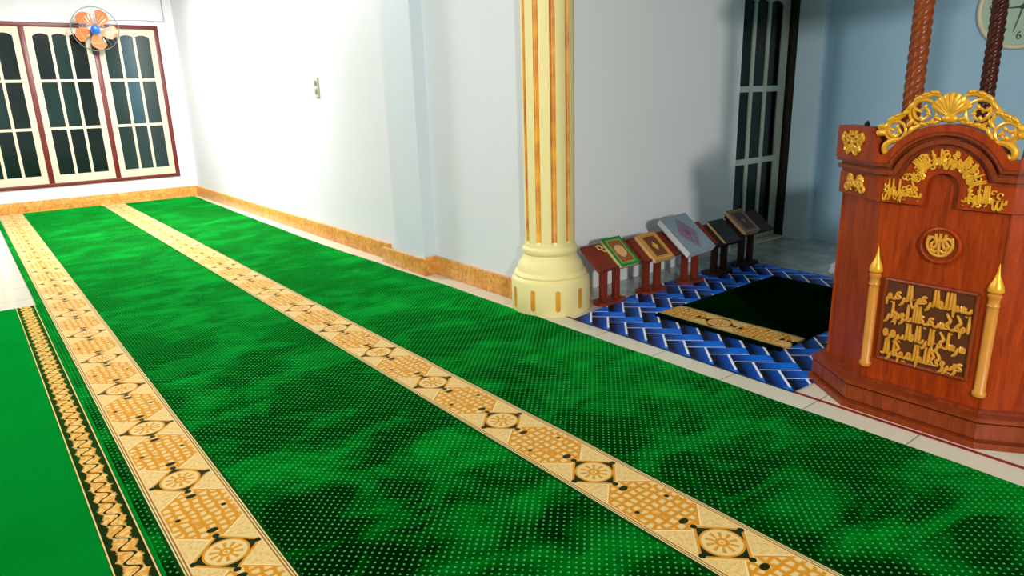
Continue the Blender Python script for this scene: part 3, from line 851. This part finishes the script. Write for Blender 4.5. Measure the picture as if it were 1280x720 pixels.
twist('twisted_post', 3.60, PC-.285, .22, 2.20, .040, POSTW); twist('twisted_post', 4.66, PC-.325, .42, 2.20, .038, DARKP)
bm = new(); box(bm, (3.52, PC-.38, 2.20), (4.76, PC+.38, 2.27), .01); box(bm, (3.56, PC-.35, 2.27), (4.72, PC+.35, 2.33), .01)
prism(bm, [(PC-.35, 2.33), (PC+.35, 2.33), (PC+.2, 2.46), (PC, 2.55), (PC-.2, 2.46)], lambda a, b, n: Vector((n, a, b)), 3.56, 4.72)
obj('canopy', bm, WOODM, pul, smooth=False)
# small black finial and white scrap
bm = new(); lathe(bm, [(.001, 1.352), (.012, 1.353), (.014, 1.36), (.006, 1.37), (.001, 1.376)], (3.44, 1.60, 0), 12)
obj('black_knob', bm, BLACK, pul)

# ================================================================= CLOCK
ck = thing('wall_clock', 'large round wall clock with pale green face and cream rim behind the pulpit', 'clock', (6.82, 2.05, 2.09))
CR = .30; CC = Vector((6.82, 2.05, 2.09))
def wallpt(a, b, n): return CC+Vector((-n, -a, b))
bm = new(); prism(bm, [((CR-.01)*math.cos(a*PI/24), (CR-.01)*math.sin(a*PI/24)) for a in range(48)], wallpt, 0, .022)
face = obj('clock_face', bm, simple('pale green dial', (.42, .58, .44), .4, .05), ck, smooth=False)
bm = new(); tube(bm, [wallpt(CR*math.cos(a*PI/30), CR*math.sin(a*PI/30), .022) for a in range(60)], .020, 10, True); obj('rim', bm, simple('cream rim', (.78, .70, .48), .35), ck)
def text_mesh(ch, size):
    cu = bpy.data.curves.new('numeral', 'FONT'); cu.body = ch; cu.size = size; cu.align_x = 'CENTER'; cu.align_y = 'CENTER'; cu.extrude = .001
    o = bpy.data.objects.new('numeral', cu); C.objects.link(o)
    me = bpy.data.meshes.new_from_object(o.evaluated_get(bpy.context.evaluated_depsgraph_get())); bpy.data.objects.remove(o); bpy.data.curves.remove(cu)
    return me
for h in range(1, 13):
    a = PI/2-h*PI/6; t = new(); me = text_mesh(str(h), .085); t.from_mesh(me); bpy.data.meshes.remove(me)
    for v in t.verts: v.co = wallpt(v.co.x+.215*math.cos(a), v.co.y+.215*math.sin(a), .0235+v.co.z)
    sub('numeral', t, BLACK, face)
def hand(nm, a, L_, w_):
    bm = new(); d = (math.cos(a), math.sin(a)); p = (-d[1], d[0])
    prism(bm, [(-d[0]*.04+p[0]*w_, -d[1]*.04+p[1]*w_), (d[0]*L_+p[0]*w_*.4, d[1]*L_+p[1]*w_*.4), (d[0]*L_-p[0]*w_*.4, d[1]*L_-p[1]*w_*.4), (-d[0]*.04-p[0]*w_, -d[1]*.04-p[1]*w_)][::-1], wallpt, .028, .031)
    obj(nm, bm, BLACK, ck, smooth=False)
hand('hour_hand', PI, .13, .008); hand('minute_hand', -PI/2-.22, .19, .005)
bm = new(); prism(bm, [(.018*math.cos(a*PI/8), .018*math.sin(a*PI/8)) for a in range(16)], wallpt, .024, .034); obj('hub', bm, BLACK, ck)

# ================================================================= FAN
FC = Vector((2.0, 12.42, 2.64)); fan = thing('wall_fan', 'round wall fan with orange blades and blue hub above the window', 'fan', FC)
fd = Vector((-.15, -.97, -.18)).normalized(); fx = fd.cross(Vector((0, 0, 1))).normalized()*-1; fz = fx.cross(fd)*1
if fz.z < 0: fz = -fz
def F(a, b, n): return FC+fx*a+fz*b+fd*n
bm = new(); tube(bm, [F(.31*math.cos(a*PI/24), .31*math.sin(a*PI/24), 0) for a in range(48)], .006, 6, True)
for dpt in (.07, -.07): tube(bm, [F(.20*math.cos(a*PI/18), .20*math.sin(a*PI/18), dpt) for a in range(36)], .0022, 5, True)
for k in range(28):
    a = k*2*PI/28
    for dpt in (.085, -.085): tube(bm, [F(r*math.cos(a+.25*(1-r/.31)), r*math.sin(a+.25*(1-r/.31)), dpt*math.sqrt(max(0, 1-(r/.31)**2.4))) for r in (.05, .13, .21, .275, .31)], .0013, 4)
obj('cage', bm, METAL, fan)
for k in range(5):
    a0 = math.radians(-108+k*72+8); bm = new(); N_ = 7; M_ = 5; G = []
    for i in range(N_+1):
        r = .05+.235*i/N_; row = []
        for j in range(M_+1):
            f = j/M_-.5; wd = (.62+.62*math.sin(PI*min(1, i/N_*.9)))*.8*(1 if i < N_ else .55)
            a = a0+f*wd*.95+.35*(i/N_)
            row.append((r*math.cos(a), r*math.sin(a), f*-.04))
        G.append(row)
    for sd in (0, .003):
        V = [[bm.verts.new(F(q[0], q[1], q[2]+sd)) for q in row] for row in G]
        for i in range(N_):
            for j in range(M_): bm.faces.new((V[i][j], V[i][j+1], V[i+1][j+1], V[i+1][j]))
    obj('blade', bm, FANO, fan)
bm = new(); rings = [[bm.verts.new(F(r*math.cos(k*PI/12), r*math.sin(k*PI/12), n)) for k in range(24)] for r, n in ((.055, -.03), (.066, .05), (.066, .08), (.05, .095), (.01, .1))]
for i in range(4):
    for k in range(24): bm.faces.new((rings[i][k], rings[i][(k+1) % 24], rings[i+1][(k+1) % 24], rings[i+1][k]))
bm.faces.new(rings[0]); bm.faces.new(rings[-1]); obj('hub', bm, FANB, fan)
bm = new(); tube(bm, [F(0, 0, -.03), F(0, 0, -.16)], .06, 16); tube(bm, [F(0, 0, -.14), F(0, -.2, -.16), Vector((2.0, D-.03, 2.36))], .018, 8)
box(bm, (1.955, D-.05, 2.30), (2.05, D-.022, 2.46), .006); obj('mount', bm, BLACK, fan)
bm = new(); tube(bm, [(2.25, D-.008, 2.80), (2.75, D-.008, 2.815), (3.02, D-.008, 2.80), (3.04, D-.02, 2.82), (3.035, D-.045, 3.0), (3.03, D-.045, 3.3)], .006, 6)
tag(obj('power_cable', bm, simple('grey cable', (.35, .38, .38), .5)), 'thin grey cable running along the wall above the window corner', 'cable')
# switch
sw = thing('light_switch', 'narrow ivory light switch plate high on the white wall', 'switch', (3.18, 7.35, 1.66))
bm = new(); box(bm, (3.166, 7.295, 1.56), (3.1805, 7.385, 1.77), .004); obj('plate', bm, PLAST, sw)
for z in (1.60, 1.685): bm = new(); box(bm, (3.160, 7.315, z), (3.168, 7.365, z+.05), .002); obj('rocker', bm, PLASTD, sw)
# crumpled white cloth on the niche floor by the pulpit
bm = new(); t = new(); bmesh.ops.create_icosphere(t, subdivisions=3, radius=1)
RR = random.Random(4)
for v in t.verts:
    k = 1+.25*math.sin(v.co.x*7+1)*math.sin(v.co.y*6+v.co.z*5)
    v.co = Vector((5.62+v.co.x*.05*k, 2.72+v.co.y*.07*k, .035+max(-.034, v.co.z*.07*k)))
merge(bm, t); tag(obj('cloth', bm, simple('white cotton', (.8, .8, .78), .8)), 'small crumpled white cloth on the tiles beside the pulpit edge', 'cloth')
